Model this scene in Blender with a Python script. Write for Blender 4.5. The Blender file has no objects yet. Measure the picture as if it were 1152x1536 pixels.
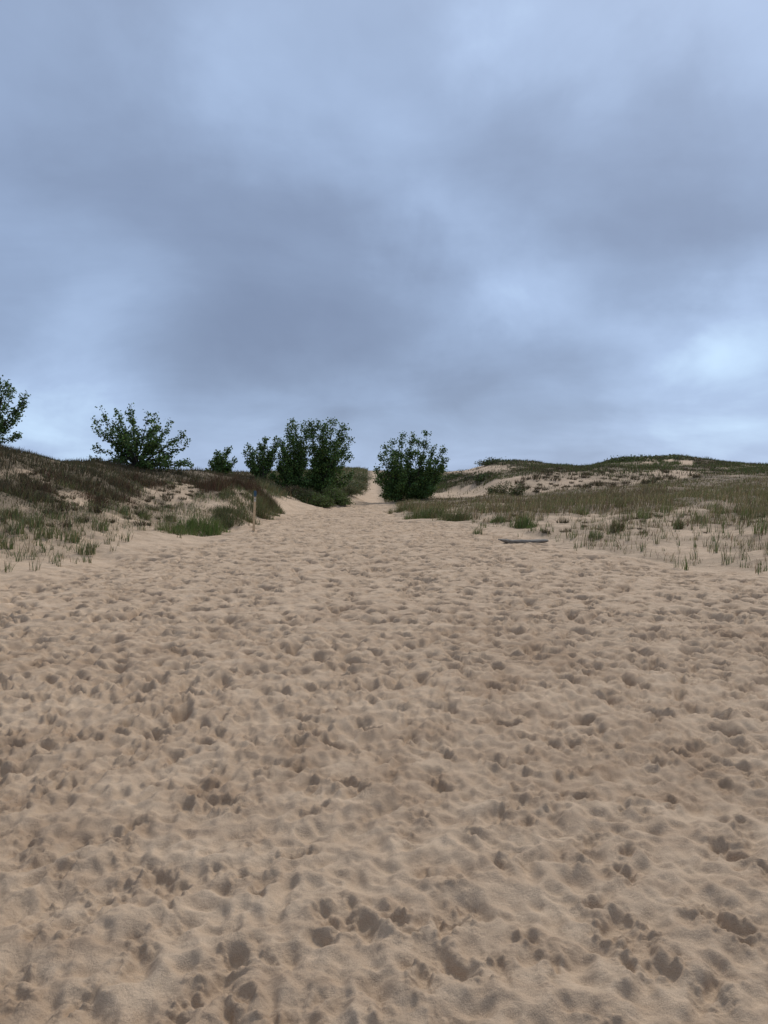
import bpy, math
import numpy as np
from mathutils import Vector

# ------------------------------------------------------------------ camera
W, H, F = 1152.0, 1536.0, 1128.0          # photograph size and focal length in its pixels
HZ = 718.0                                # row of the true horizon
CAM_Z = 1.6
PITCH = math.atan((768.0 - HZ) / F)
scene = bpy.context.scene
col = scene.collection
cam_d = bpy.data.cameras.new('camera')
cam_d.sensor_fit = 'VERTICAL'
cam_d.sensor_height = 36.0
cam_d.lens = F / H * 36.0
cam_d.clip_start = 0.05
cam_d.clip_end = 20000
cam = bpy.data.objects.new('camera', cam_d)
col.objects.link(cam)
cam.location = (0, 0, CAM_Z)
cam.rotation_euler = (math.pi / 2 - PITCH, 0, 0)
scene.camera = cam
CP, SP = math.cos(PITCH), math.sin(PITCH)


def ray(px, py):
    a, b = (px - 576.0) / F, (768.0 - py) / F
    return a, CP + b * SP, -SP + b * CP


def at(px, py, Y):
    dx, dy, dz = ray(px, py)
    s = Y / dy
    return Vector((dx * s, Y, CAM_Z + dz * s))


# ------------------------------------------------------------------ world: overcast sky
SUN_EL, SUN_AZ = math.radians(44), math.radians(30)       # azimuth to the right of the view direction
world = bpy.data.worlds.new('World')
scene.world = world
world.use_nodes = True
nt = world.node_tree
nt.nodes.clear()
N = nt.nodes.new
L = nt.links.new


def wmath(op, a, b=None, c=None, clamp=False):
    n = N('ShaderNodeMath'); n.operation = op; n.use_clamp = clamp
    for i, v in enumerate((a, b, c)):
        if v is None:
            continue
        if isinstance(v, (int, float)):
            n.inputs[i].default_value = v
        else:
            L(v, n.inputs[i])
    return n.outputs[0]


def wvec(op, a, b=None, scale=None):
    n = N('ShaderNodeVectorMath'); n.operation = op
    for i, v in enumerate((a, b)):
        if v is None:
            continue
        if isinstance(v, (tuple, list)):
            n.inputs[i].default_value = v
        else:
            L(v, n.inputs[i])
    if scale is not None:
        n.inputs['Scale'].default_value = scale
    return n.outputs['Value'] if op in ('DOT_PRODUCT', 'LENGTH') else n.outputs['Vector']


sky = N('ShaderNodeTexSky')
sky.sky_type = 'NISHITA'
sky.sun_disc = False
sky.sun_elevation = SUN_EL
sky.sun_rotation = SUN_AZ
tc = N('ShaderNodeTexCoord')
d = wvec('NORMALIZE', tc.outputs['Generated'])
sep = N('ShaderNodeSeparateXYZ'); L(d, sep.inputs[0])
# cloud deck: the direction projected on a plane overhead
zc = wmath('ADD', wmath('MAXIMUM', sep.outputs[2], 0.0), 0.26)
cx = wmath('DIVIDE', sep.outputs[0], zc)
cy = wmath('DIVIDE', sep.outputs[1], zc)
cmb = N('ShaderNodeCombineXYZ'); L(cx, cmb.inputs[0]); L(cy, cmb.inputs[1])


def wnoise(vec, scale, detail, rough, dist=0.0, off=(0, 0, 0)):
    v = wvec('ADD', vec, off)
    n = N('ShaderNodeTexNoise'); n.inputs['Scale'].default_value = scale
    n.inputs['Detail'].default_value = detail; n.inputs['Roughness'].default_value = rough
    n.inputs['Distortion'].default_value = dist
    L(v, n.inputs['Vector'])
    return n


n_big = wnoise(cmb.outputs[0], 0.55, 5, 0.5, 0.3, (3.1, 1.7, 0))
n_mid = wnoise(cmb.outputs[0], 1.5, 6, 0.52, 0.35, (7.7, 2.2, 0))
n_dir = wnoise(d, 5.0, 5, 0.55, 0.2, (1.3, 4.4, 2.0))
warp = wvec('SCALE', wvec('SUBTRACT', n_dir.outputs['Color'], (0.5, 0.5, 0.5)), None, 0.17)
dw = wvec('NORMALIZE', wvec('ADD', d, warp))
# bodies of the cloud deck in view: (column, row, angular radius in px, brightness)
BLOBS = [
    (430, 480, 250, -0.40), (560, 540, 200, -0.25), (250, 560, 200, -0.16), (560, 380, 150, -0.18),
    (110, 260, 230, -0.14), (1050, 260, 230, -0.10), (1100, 370, 130, -0.22), (820, 130, 170, -0.10),
    (980, 420, 110, -0.06), (700, 590, 160, -0.10), (480, 330, 130, -0.10), (80, 60, 170, -0.04),
    (330, 95, 70, 0.26), (440, 160, 130, 0.10), (620, 70, 90, 0.04), (520, 210, 70, 0.16), (600, 260, 70, 0.16),
    (690, 320, 55, 0.30), (830, 400, 60, 0.34), (740, 440, 70, 0.12), (950, 540, 80, 0.14), (1100, 495, 70, 0.42),
    (1140, 580, 110, 0.20), (800, 5, 60, 0.34), (1110, 5, 100, 0.40), (700, 60, 120, -0.22), (900, 110, 60, 0.12), (180, 410, 80, 0.20),
    (60, 400, 110, 0.10), (130, 600, 60, 0.30), (40, 650, 100, 0.26), (220, 640, 60, 0.20), (330, 650, 60, 0.36), (430, 655, 60, 0.22), (560, 660, 80, 0.40), (380, 585, 110, -0.22), (620, 600, 110, -0.22),
    (690, 670, 80, 0.20), (860, 640, 90, 0.06), (1000, 640, 110, 0.10), (470, 20, 120, 0.08), (880, 470, 60, 0.10),
]
acc = None
for (bx, by, br, amp) in BLOBS:
    v = Vector(ray(bx, by)).normalized()
    k = 1.0 / (br / F) ** 2
    dot = wvec('DOT_PRODUCT', dw, tuple(v))
    g = wmath('EXPONENT', wmath('MULTIPLY_ADD', dot, 2 * k * 0.55, -2 * k * 0.55))
    acc = wmath('MULTIPLY_ADD', g, amp * (0.44 if amp < 0 else 0.85), acc if acc is not None else 0.0)
nb = wmath('MULTIPLY', wmath('SUBTRACT', n_big.outputs['Fac'], 0.5), 0.35)
nm = wmath('MULTIPLY', wmath('SUBTRACT', n_mid.outputs['Fac'], 0.5), 0.90)
nd = wmath('MULTIPLY', wmath('SUBTRACT', n_dir.outputs['Fac'], 0.5), 0.45)
val = wmath('ADD', wmath('ADD', acc, nb), wmath('ADD', nm, nd))
hz = wmath('EXPONENT', wmath('MULTIPLY', wmath('POWER', wmath('DIVIDE', sep.outputs[2], 0.085), 2.0), -1.0))     # thinner cloud towards the horizon
val = wmath('MULTIPLY_ADD', hz, 0.13, val)
val = wmath('ADD', val, 0.48, clamp=True)
ramp = N('ShaderNodeValToRGB')
cr = ramp.color_ramp
cr.elements[0].position = 0.0; cr.elements[0].color = (0.215, 0.280, 0.425, 1)
cr.elements[1].position = 1.0; cr.elements[1].color = (0.60, 0.80, 1.05, 1)
for p, c in ((0.25, (0.258, 0.338, 0.505)), (0.5, (0.325, 0.430, 0.635)), (0.75, (0.425, 0.560, 0.810))):
    e = cr.elements.new(p); e.color = (*c, 1)
L(val, ramp.inputs[0])
# an overcast deck is brighter and whiter towards the zenith
zen = wmath('POWER', wmath('MAXIMUM', sep.outputs[2], 0.0), 4.0)
zmix = N('ShaderNodeMix'); zmix.data_type = 'RGBA'
L(wmath('MULTIPLY', zen, 0.8, clamp=True), zmix.inputs['Factor'])
L(ramp.outputs[0], zmix.inputs['A'])
zmix.inputs['B'].default_value = (0.80, 0.84, 0.92, 1)
smix = N('ShaderNodeMix'); smix.data_type = 'RGBA'
smix.inputs['Factor'].default_value = 0.92
ssc = N('ShaderNodeMix'); ssc.data_type = 'RGBA'; ssc.blend_type = 'MULTIPLY'
ssc.inputs['Factor'].default_value = 1.0
L(sky.outputs[0], ssc.inputs['A'])
ssc.inputs['B'].default_value = (0.08, 0.08, 0.08, 1)
L(ssc.outputs['Result'], smix.inputs['A'])
L(zmix.outputs['Result'], smix.inputs['B'])
bg = N('ShaderNodeBackground'); bg.inputs['Strength'].default_value = 0.60
L(smix.outputs['Result'], bg.inputs['Color'])
wo = N('ShaderNodeOutputWorld'); L(bg.outputs[0], wo.inputs['Surface'])

sun_d = bpy.data.lights.new('sun', 'SUN')
sun_d.energy = 1.5
sun_d.angle = math.radians(12)
sun_d.color = (1.0, 0.965, 0.92)
sun = bpy.data.objects.new('sun', sun_d)
col.objects.link(sun)
sd = Vector((math.sin(SUN_AZ) * math.cos(SUN_EL), math.cos(SUN_AZ) * math.cos(SUN_EL), math.sin(SUN_EL)))
sun.rotation_euler = (-sd).to_track_quat('-Z', 'Y').to_euler()
sun.location = sd * 50

vs = scene.view_settings
vs.view_transform = 'Standard'; vs.look = 'None'; vs.gamma = 1.0; vs.exposure = 0.75
vs.use_curve_mapping = False

# ------------------------------------------------------------------ helpers
rng = np.random.default_rng(11)
_T = np.random.default_rng(5).random((256, 256)).astype(np.float32)


def vnoise(x, y, seed=0):
    x = np.asarray(x, np.float64) + seed * 17.31; y = np.asarray(y, np.float64) + seed * 9.77
    xi = np.floor(x).astype(np.int64); yi = np.floor(y).astype(np.int64)
    fx = (x - xi); fy = (y - yi)
    fx = fx * fx * fx * (fx * (fx * 6 - 15) + 10); fy = fy * fy * fy * (fy * (fy * 6 - 15) + 10)
    x0, x1, y0, y1 = xi & 255, (xi + 1) & 255, yi & 255, (yi + 1) & 255
    a = _T[y0, x0] * (1 - fx) + _T[y0, x1] * fx
    b = _T[y1, x0] * (1 - fx) + _T[y1, x1] * fx
    return (a * (1 - fy) + b * fy) * 2 - 1


def fbm(x, y, octs=4, seed=0, gain=0.5):
    s, a = 0, 1.0
    for o in range(octs):
        s = s + a * vnoise(x * 2 ** o, y * 2 ** o, seed + o * 3)
        a *= gain
    return s


def sstep(a, b, x):
    t = np.clip((x - a) / (b - a), 0, 1)
    return t * t * (3 - 2 * t)


def tag(o, label=None, cat=None, group=None, kind=None):
    if label: o['label'] = label
    if cat: o['category'] = cat
    if group: o['group'] = group
    if kind: o['kind'] = kind
    return o


def mesh_np(name, verts, faces_flat, loop_tot, mat, colors=None, smooth=True):
    """verts (n,3), flat loop indices, loops per polygon"""
    me = bpy.data.meshes.new(name)
    verts = np.ascontiguousarray(verts, np.float32)
    faces_flat = np.ascontiguousarray(faces_flat, np.int32)
    loop_tot = np.ascontiguousarray(loop_tot, np.int32)
    me.vertices.add(len(verts)); me.vertices.foreach_set('co', verts.ravel())
    me.loops.add(len(faces_flat)); me.loops.foreach_set('vertex_index', faces_flat)
    me.polygons.add(len(loop_tot))
    st = np.zeros(len(loop_tot), np.int32); st[1:] = np.cumsum(loop_tot)[:-1]
    me.polygons.foreach_set('loop_start', st)
    me.polygons.foreach_set('loop_total', loop_tot)
    if smooth:
        me.polygons.foreach_set('use_smooth', np.ones(len(loop_tot), bool))
    me.update(calc_edges=True)
    me.validate()
    if colors is not None:
        at_ = me.attributes.new('tint', 'FLOAT_COLOR', 'POINT')
        c4 = np.ones((len(verts), 4), np.float32); c4[:, :3] = colors
        at_.data.foreach_set('color', c4.ravel())
    me.materials.append(mat)
    return me


def obj(name, me, parent=None, loc=None):
    o = bpy.data.objects.new(name, me)
    col.objects.link(o)
    if parent is not None:
        o.parent = parent
    if loc is not None:
        o.location = loc
    return o


def empty(name, loc):
    o = bpy.data.objects.new(name, None)
    o.empty_display_size = 0.2
    col.objects.link(o)
    o.location = loc
    return o


class MatB:
    def __init__(self, name):
        self.m = bpy.data.materials.new(name); self.m.use_nodes = True
        self.t = self.m.node_tree; self.b = self.t.nodes['Principled BSDF']

    def n(self, typ, **kw):
        n = self.t.nodes.new(typ)
        for k, v in kw.items():
            if k in n.inputs: n.inputs[k].default_value = v
            else: setattr(n, k, v)
        return n

    def l(self, a, b): self.t.links.new(a, b)

    def mix(self, fac, a, b, blend='MIX'):
        n = self.t.nodes.new('ShaderNodeMix'); n.data_type = 'RGBA'; n.blend_type = blend
        for key, v in (('Factor', fac), ('A', a), ('B', b)):
            s = n.inputs[key]
            if key == 'Factor':
                s = n.inputs[0]
            else:
                s = n.inputs[6 if key == 'A' else 7]
            if isinstance(v, (int, float)): s.default_value = v
            elif isinstance(v, tuple): s.default_value = (*v, 1) if len(v) == 3 else v
            else: self.l(v, s)
        return n.outputs[2]

    def ramp(self, src, stops):
        r = self.t.nodes.new('ShaderNodeValToRGB'); e = r.color_ramp.elements
        while len(e) < len(stops): e.new(0.5)
        for i, (p, c) in enumerate(stops):
            e[i].position = p
            e[i].color = (c, c, c, 1) if isinstance(c, (int, float)) else (*c, 1)
        self.l(src, r.inputs[0])
        return r.outputs[0]


# ------------------------------------------------------------------ materials
def sand_material():
    M = MatB('sand')
    tcn = M.n('ShaderNodeTexCoord'); P = tcn.outputs['Object']
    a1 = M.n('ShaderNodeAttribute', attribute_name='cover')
    a2 = M.n('ShaderNodeAttribute', attribute_name='damp')
    n1 = M.n('ShaderNodeTexNoise', Scale=0.9, Detail=5.0, Roughness=0.6); M.l(P, n1.inputs['Vector'])
    n2 = M.n('ShaderNodeTexNoise', Scale=14.0, Detail=6.0, Roughness=0.65); M.l(P, n2.inputs['Vector'])
    n3 = M.n('ShaderNodeTexNoise', Scale=420.0, Detail=2.0, Roughness=0.8); M.l(P, n3.inputs['Vector'])
    base = M.ramp(n1.outputs[0], [(0.3, (0.468, 0.345, 0.234)), (0.7, (0.520, 0.388, 0.266))])
    c2 = M.ramp(n2.outputs[0], [(0.3, 0.88), (0.7, 1.10)])
    base = M.mix(1.0, base, c2, 'MULTIPLY')
    c3 = M.ramp(n3.outputs[0], [(0.28, 0.62), (0.5, 1.0), (0.74, 1.30)])
    base = M.mix(0.8, base, c3, 'MULTIPLY')
    mp = M.n('ShaderNodeMapping'); mp.inputs['Scale'].default_value = (1.6, 5.0, 1.0); mp.inputs['Rotation'].default_value = (0, 0, .35)
    M.l(P, mp.inputs['Vector'])
    n5 = M.n('ShaderNodeTexNoise', Scale=1.0, Detail=7.0, Roughness=0.7); M.l(mp.outputs[0], n5.inputs['Vector'])
    base = M.mix(1.0, base, M.ramp(n5.outputs[0], [(0.35, (.84, .81, .79)), (0.6, (1.04, 1.04, 1.04))]), 'MULTIPLY')
    n6 = M.n('ShaderNodeTexNoise', Scale=150.0, Detail=3.0, Roughness=0.7); M.l(P, n6.inputs['Vector'])
    base = M.mix(0.7, base, M.ramp(n6.outputs[0], [(0.25, .55), (0.36, 1.0), (0.75, 1.12)]), 'MULTIPLY')
    base = M.mix(a2.outputs['Fac'], base, (0.290, 0.190, 0.115))
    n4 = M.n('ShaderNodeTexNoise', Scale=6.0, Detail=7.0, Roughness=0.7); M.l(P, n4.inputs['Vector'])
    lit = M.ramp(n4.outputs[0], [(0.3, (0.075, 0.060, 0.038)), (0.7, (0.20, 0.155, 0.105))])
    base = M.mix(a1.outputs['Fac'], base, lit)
    M.l(base, M.b.inputs['Base Color'])
    M.b.inputs['Roughness'].default_value = 0.95
    M.b.inputs['Specular IOR Level'].default_value = 0.15
    bn = M.n('ShaderNodeTexNoise', Scale=95.0, Detail=5.0, Roughness=0.75); M.l(P, bn.inputs['Vector'])
    bm = M.n('ShaderNodeBump', Strength=0.75, Distance=0.014); M.l(bn.outputs[0], bm.inputs['Height'])
    M.l(bm.outputs[0], M.b.inputs['Normal'])
    return M.m


def blade_material(name, rough=0.6, trans=0.25):
    M = MatB(name)
    a = M.n('ShaderNodeAttribute', attribute_name='tint')
    n1 = M.n('ShaderNodeTexNoise', Scale=9.0, Detail=3.0)
    tcn = M.n('ShaderNodeTexCoord'); M.l(tcn.outputs['Object'], n1.inputs['Vector'])
    v = M.ramp(n1.outputs[0], [(0.3, 0.75), (0.7, 1.2)])
    c = M.mix(1.0, a.outputs['Color'], v, 'MULTIPLY')
    M.l(c, M.b.inputs['Base Color'])
    M.b.inputs['Roughness'].default_value = rough
    M.b.inputs['Specular IOR Level'].default_value = 0.12
    out = [n for n in M.t.nodes if n.type == 'OUTPUT_MATERIAL'][0]
    tr = M.n('ShaderNodeBsdfTranslucent'); M.l(c, tr.inputs['Color'])
    ms = M.n('ShaderNodeMixShader'); ms.inputs[0].default_value = trans
    M.l(M.b.outputs[0], ms.inputs[1]); M.l(tr.outputs[0], ms.inputs[2])
    M.l(ms.outputs[0], out.inputs['Surface'])
    return M.m


def bark_material(name, c0, c1, scale=(30, 30, 4), bump=0.01):
    M = MatB(name)
    tcn = M.n('ShaderNodeTexCoord')
    mp = M.n('ShaderNodeMapping'); mp.inputs['Scale'].default_value = scale
    M.l(tcn.outputs['Object'], mp.inputs['Vector'])
    n1 = M.n('ShaderNodeTexNoise', Scale=1.0, Detail=6.0, Roughness=0.7); M.l(mp.outputs[0], n1.inputs['Vector'])
    c = M.ramp(n1.outputs[0], [(0.32, c0), (0.68, c1)])
    M.l(c, M.b.inputs['Base Color'])
    M.b.inputs['Roughness'].default_value = 0.9
    M.b.inputs['Specular IOR Level'].default_value = 0.2
    bm = M.n('ShaderNodeBump', Strength=0.8, Distance=bump); M.l(n1.outputs[0], bm.inputs['Height'])
    M.l(bm.outputs[0], M.b.inputs['Normal'])
    return M.m


MAT_SAND = sand_material()
MAT_GRASS = blade_material('grass_blades')
MAT_LEAF = blade_material('leaves', 0.6, 0.2)
MAT_DRY = blade_material('dry_stems', 0.8, 0.1)
MAT_BARK = bark_material('bark', (0.030, 0.026, 0.020), (0.085, 0.075, 0.060))
MAT_DRIFT = bark_material('weathered_wood', (0.085, 0.074, 0.062), (0.36, 0.32, 0.265), (3, 55, 55), 0.006)
MAT_POST = bark_material('post_timber', (0.50, 0.35, 0.20), (0.66, 0.50, 0.31), (45, 45, 3), 0.002)
MAT_TWIG = bark_material('twig', (0.03, 0.022, 0.016), (0.08, 0.06, 0.04))

# ------------------------------------------------------------------ terrain
# column of the photograph: (distance, height) along that line of sight, from where the vegetation leaves the flat sand
PROF = {
    -700: [(6, 0), (10, .8), (16, 2.3), (20, 2.9), (26, 2.6), (45, 1.2), (80, .8)],
    -200: [(8, 0), (13, .8), (19, 2.35), (23, 2.95), (28, 2.7), (45, 1.1), (80, .8)],
    0: [(11.2, 0), (14, .22), (18, 1.1), (22, 2.12), (24.5, 2.56), (27, 2.6), (32, 2.1), (50, .9), (80, .9)],
    150: [(14.5, 0), (18, .3), (22, 1.05), (27, 1.93), (29, 2.13), (33, 2.1), (40, 1.5), (55, 1.1), (80, 1.2)],
    220: [(18, 0), (21, .38), (25, 1.0), (30, 1.7), (33.5, 2.02), (37, 2.0), (45, 1.5), (60, 1.3), (80, 1.6)],
    290: [(21.3, 0), (23, .42), (26, .88), (32, 1.45), (38, 1.90), (42, 1.88), (55, 1.5), (75, 2.15), (85, 2.2)],
    345: [(23.4, 0), (25, .5), (28, 1.0), (34, 1.42), (40, 1.68), (55, 1.65), (80, 2.12), (90, 2.2)],
    380: [(28.0, 0), (29.5, .55), (32, .92), (38, 1.25), (45, 1.5), (55, 1.6), (80, 2.1), (90, 2.2)],
    405: [(33, 0), (34.8, .6), (38, .95), (45, 1.3), (55, 1.5), (80, 2.1), (90, 2.2)],
    440: [(36, 0), (39, .45), (44, .85), (55, 1.2), (80, 2.1), (95, 2.3)],
    490: [(41, 0), (44, .5), (50, .8), (70, 1.5), (95, 2.55), (110, 3.0), (125, 2.6)],
    532: [(45, 0), (47, .22), (55, .75), (75, 1.8), (100, 2.85), (112, 3.05), (130, 2.5)],
    553: [(46, 0.06), (51, -.10), (58, .2), (75, 1.2), (95, 2.35), (106, 2.8), (116, 2.7), (140, 1.5)],
    580: [(46, 0.06), (51, -.08), (58, .2), (75, 1.15), (95, 2.3), (106, 2.65), (116, 2.6), (140, 1.5)],
    610: [(30, 0), (34, .12), (45, .14), (50, .12), (60, .5), (80, 1.6), (100, 2.3), (115, 2.4), (140, 1.5)],
    645: [(28, 0), (32, .14), (42, .16), (52, .22), (58, .5), (64, .9), (80, 1.75), (100, 2.4), (115, 2.4)],
    685: [(27.5, 0), (31, .14), (42, .22), (52, .32), (58, .66), (59.2, 1.0), (66, 1.5), (76, 2.1), (100, 2.5), (120, 2.3)],
    715: [(25, 0), (31, .14), (42, .34), (49, .5), (55, .95), (56.2, 1.3), (64, 1.9), (74, 2.55), (79, 2.7), (100, 2.5), (120, 2.3)],
    745: [(24, 0), (30, .12), (38, .35), (45, .64), (51, 1.25), (52.0, 1.6), (60, 2.2), (72, 3.1), (77, 3.32), (85, 3.0), (110, 2)],
    785: [(21, 0), (30, .13), (38, .37), (45, .72), (51, 1.4), (52.0, 1.8), (60, 2.3), (72, 3.15), (77, 3.40), (85, 3.1), (110, 2)],
    830: [(17, 0), (28, .14), (36, .40), (45, .82), (52, 1.80), (53, 2.05), (62, 2.5), (75, 2.9), (80, 2.95), (95, 2.4)],
    880: [(16, 0), (28, .18), (36, .48), (45, .95), (55, 2.1), (65, 2.5), (70, 2.6), (80, 2.55), (95, 2.2)],
    925: [(15.2, 0), (26, .15), (33, .42), (41, .85), (46, 1.1), (58, 2.3), (68, 3.05), (76, 3.5), (82, 3.55), (95, 2.5)],
    960: [(14.5, 0), (24, .12), (30, .35), (38, .78), (46, 1.2), (60, 2.5), (70, 3.3), (78, 3.70), (83, 3.75), (95, 2.8)],
    1005: [(13.6, 0), (22, .11), (29, .38), (38, .85), (46, 1.3), (59, 2.4), (70, 3.4), (78, 3.95), (83, 4.0), (95, 2.8)],
    1040: [(13, 0), (20, .10), (28, .40), (38, .95), (46, 1.42), (58, 2.3), (70, 3.25), (78, 3.65), (83, 3.7), (95, 2.8)],
    1152: [(11.6, 0), (20, .16), (28, .52), (38, 1.12), (48, 1.73), (65, 2.6), (72, 2.75), (80, 2.7), (95, 2.2)],
    1400: [(9, 0), (18, .25), (28, .7), (38, 1.3), (48, 1.9), (68, 3.1), (76, 3.1), (95, 2.2)],
    1900: [(7, 0), (18, .4), (28, 1.0), (40, 1.8), (60, 2.9), (75, 3.1), (95, 2.2)],
}


def pchip(xs, ys, x):
    xs = np.array(xs, float); ys = np.array(ys, float)
    h = np.diff(xs); dl = np.diff(ys) / h
    m = np.zeros_like(xs)
    for i in range(1, len(xs) - 1):
        if dl[i - 1] * dl[i] > 0:
            w1, w2 = 2 * h[i] + h[i - 1], h[i] + 2 * h[i - 1]
            m[i] = (w1 + w2) / (w1 / dl[i - 1] + w2 / dl[i])
    k = np.clip(np.searchsorted(xs, x) - 1, 0, len(xs) - 2)
    t = np.clip((x - xs[k]) / h[k], 0, 1)
    return ((2 * t**3 - 3 * t**2 + 1) * ys[k] + (t**3 - 2 * t**2 + t) * h[k] * m[k]
            + (-2 * t**3 + 3 * t**2) * ys[k + 1] + (t**3 - t**2) * h[k] * m[k + 1])


YG = np.geomspace(4.0, 260.0, 620)
PXG = np.arange(-700, 1901, 6.0)
_cols = sorted(PROF)
_prof = []
for c in _cols:
    p = PROF[c]
    xs = [0, p[0][0] * 0.85] + [a for a, _ in p] + [200, 260]
    ys = [0, 0] + [b for _, b in p] + [0.9, 0.6]
    _prof.append(pchip(xs, ys, YG))
_prof = np.array(_prof)
TAB = np.array([np.interp(PXG, _cols, _prof[:, j]) for j in range(len(YG))]).T      # [px, Y]


def blur1(a, k, axis):
    r = np.arange(-3 * k, 3 * k + 1); w = np.exp(-0.5 * (r / k) ** 2); w /= w.sum()
    pad = [(0, 0)] * a.ndim; pad[axis] = (3 * k, 3 * k)
    ap = np.pad(a, pad, mode='edge'); out = np.zeros_like(a)
    for i, wi in enumerate(w):
        sl = [slice(None)] * a.ndim; sl[axis] = slice(i, i + a.shape[axis])
        out += wi * ap[tuple(sl)]
    return out


TAB = blur1(TAB, 1, 0)


def bil(tab, fi, fj):
    fi = np.clip(fi, 0, tab.shape[0] - 1.001); fj = np.clip(fj, 0, tab.shape[1] - 1.001)
    i = fi.astype(np.int64); j = fj.astype(np.int64); a = fi - i; b = fj - j
    return ((tab[i, j] * (1 - b) + tab[i, j + 1] * b) * (1 - a)
            + (tab[i + 1, j] * (1 - b) + tab[i + 1, j + 1] * b) * a)


LEFT_E = ([0, 4, 9, 12.3, 15, 22.8, 33.4, 41, 46, 60, 95, 130], [-14, -10, -8, -6.3, -5.7, -5.0, -4.8, -4.0, -2.5, -1.75, -1.75, -2])
RIGHT_E = ([0, 4, 9, 12.3, 15.4, 18.6, 27, 30, 45, 48, 60, 95, 130], [14, 10, 8, 6.3, 5.1, 4.2, 2.8, 1.25, .9, .4, -.05, -.75, -.8])


def path_mask(X, Y, soft=0.8):
    """1 on the trodden sand, 0 off it"""
    le = np.interp(Y, *LEFT_E); re = np.interp(Y, *RIGHT_E)
    wob = fbm(X * .5, Y * .35, 3, 40) * 0.45 * np.clip((Y - 5) / 8, 0, 1) * np.clip((55 - Y) / 20, .2, 1)
    dd = np.minimum(X - le, re - X) + wob
    return sstep(-soft * 0.5, soft, dd)


def pxcol(X, Y):
    return 576 + X / np.maximum(Y, 2.0) * F * CP        # close enough to the column at small pitch


def smooth_h(X, Y):
    X = np.asarray(X, float); Y = np.asarray(Y, float)
    px = pxcol(X, Y)
    fi = (px - PXG[0]) / 6.0
    fj = np.log(np.maximum(Y, 4.0) / 4.0) / math.log(260.0 / 4.0) * (len(YG) - 1)
    z = bil(TAB, fi, fj)
    far = np.clip((Y - 240) / 200, 0, 1)
    return z * (1 - far)


def land_h(X, Y):
    """terrain with hummocks, without footprints"""
    X = np.asarray(X, float); Y = np.asarray(Y, float)
    z = smooth_h(X, Y)
    off = 1 - path_mask(X, Y, 2.5)
    far = np.clip(1 - (Y - 130) / 60, 0, 1)
    z = z + off * far * (0.10 * fbm(X * .45, Y * .45, 3, 7) + 0.05 * fbm(X * 1.3, Y * 1.3, 3, 21))
    z = z + 0.035 * fbm(X * .30, Y * .22, 2, 33) * np.clip((60 - Y) / 30, 0, 1)
    return z


def ground_hit(px, py, ymin=3.0, ymax=125.0):
    dx, dy, dz = ray(px, py)
    Y = np.geomspace(ymin, ymax, 2500)
    zr = CAM_Z + dz / dy * Y
    zt = land_h(dx / dy * Y, Y)
    k = np.nonzero(zr <= zt)[0]
    if len(k) == 0:
        return None
    y = Y[k[0]]
    return Vector((dx / dy * y, y, float(land_h(dx / dy * y, y))))


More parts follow.
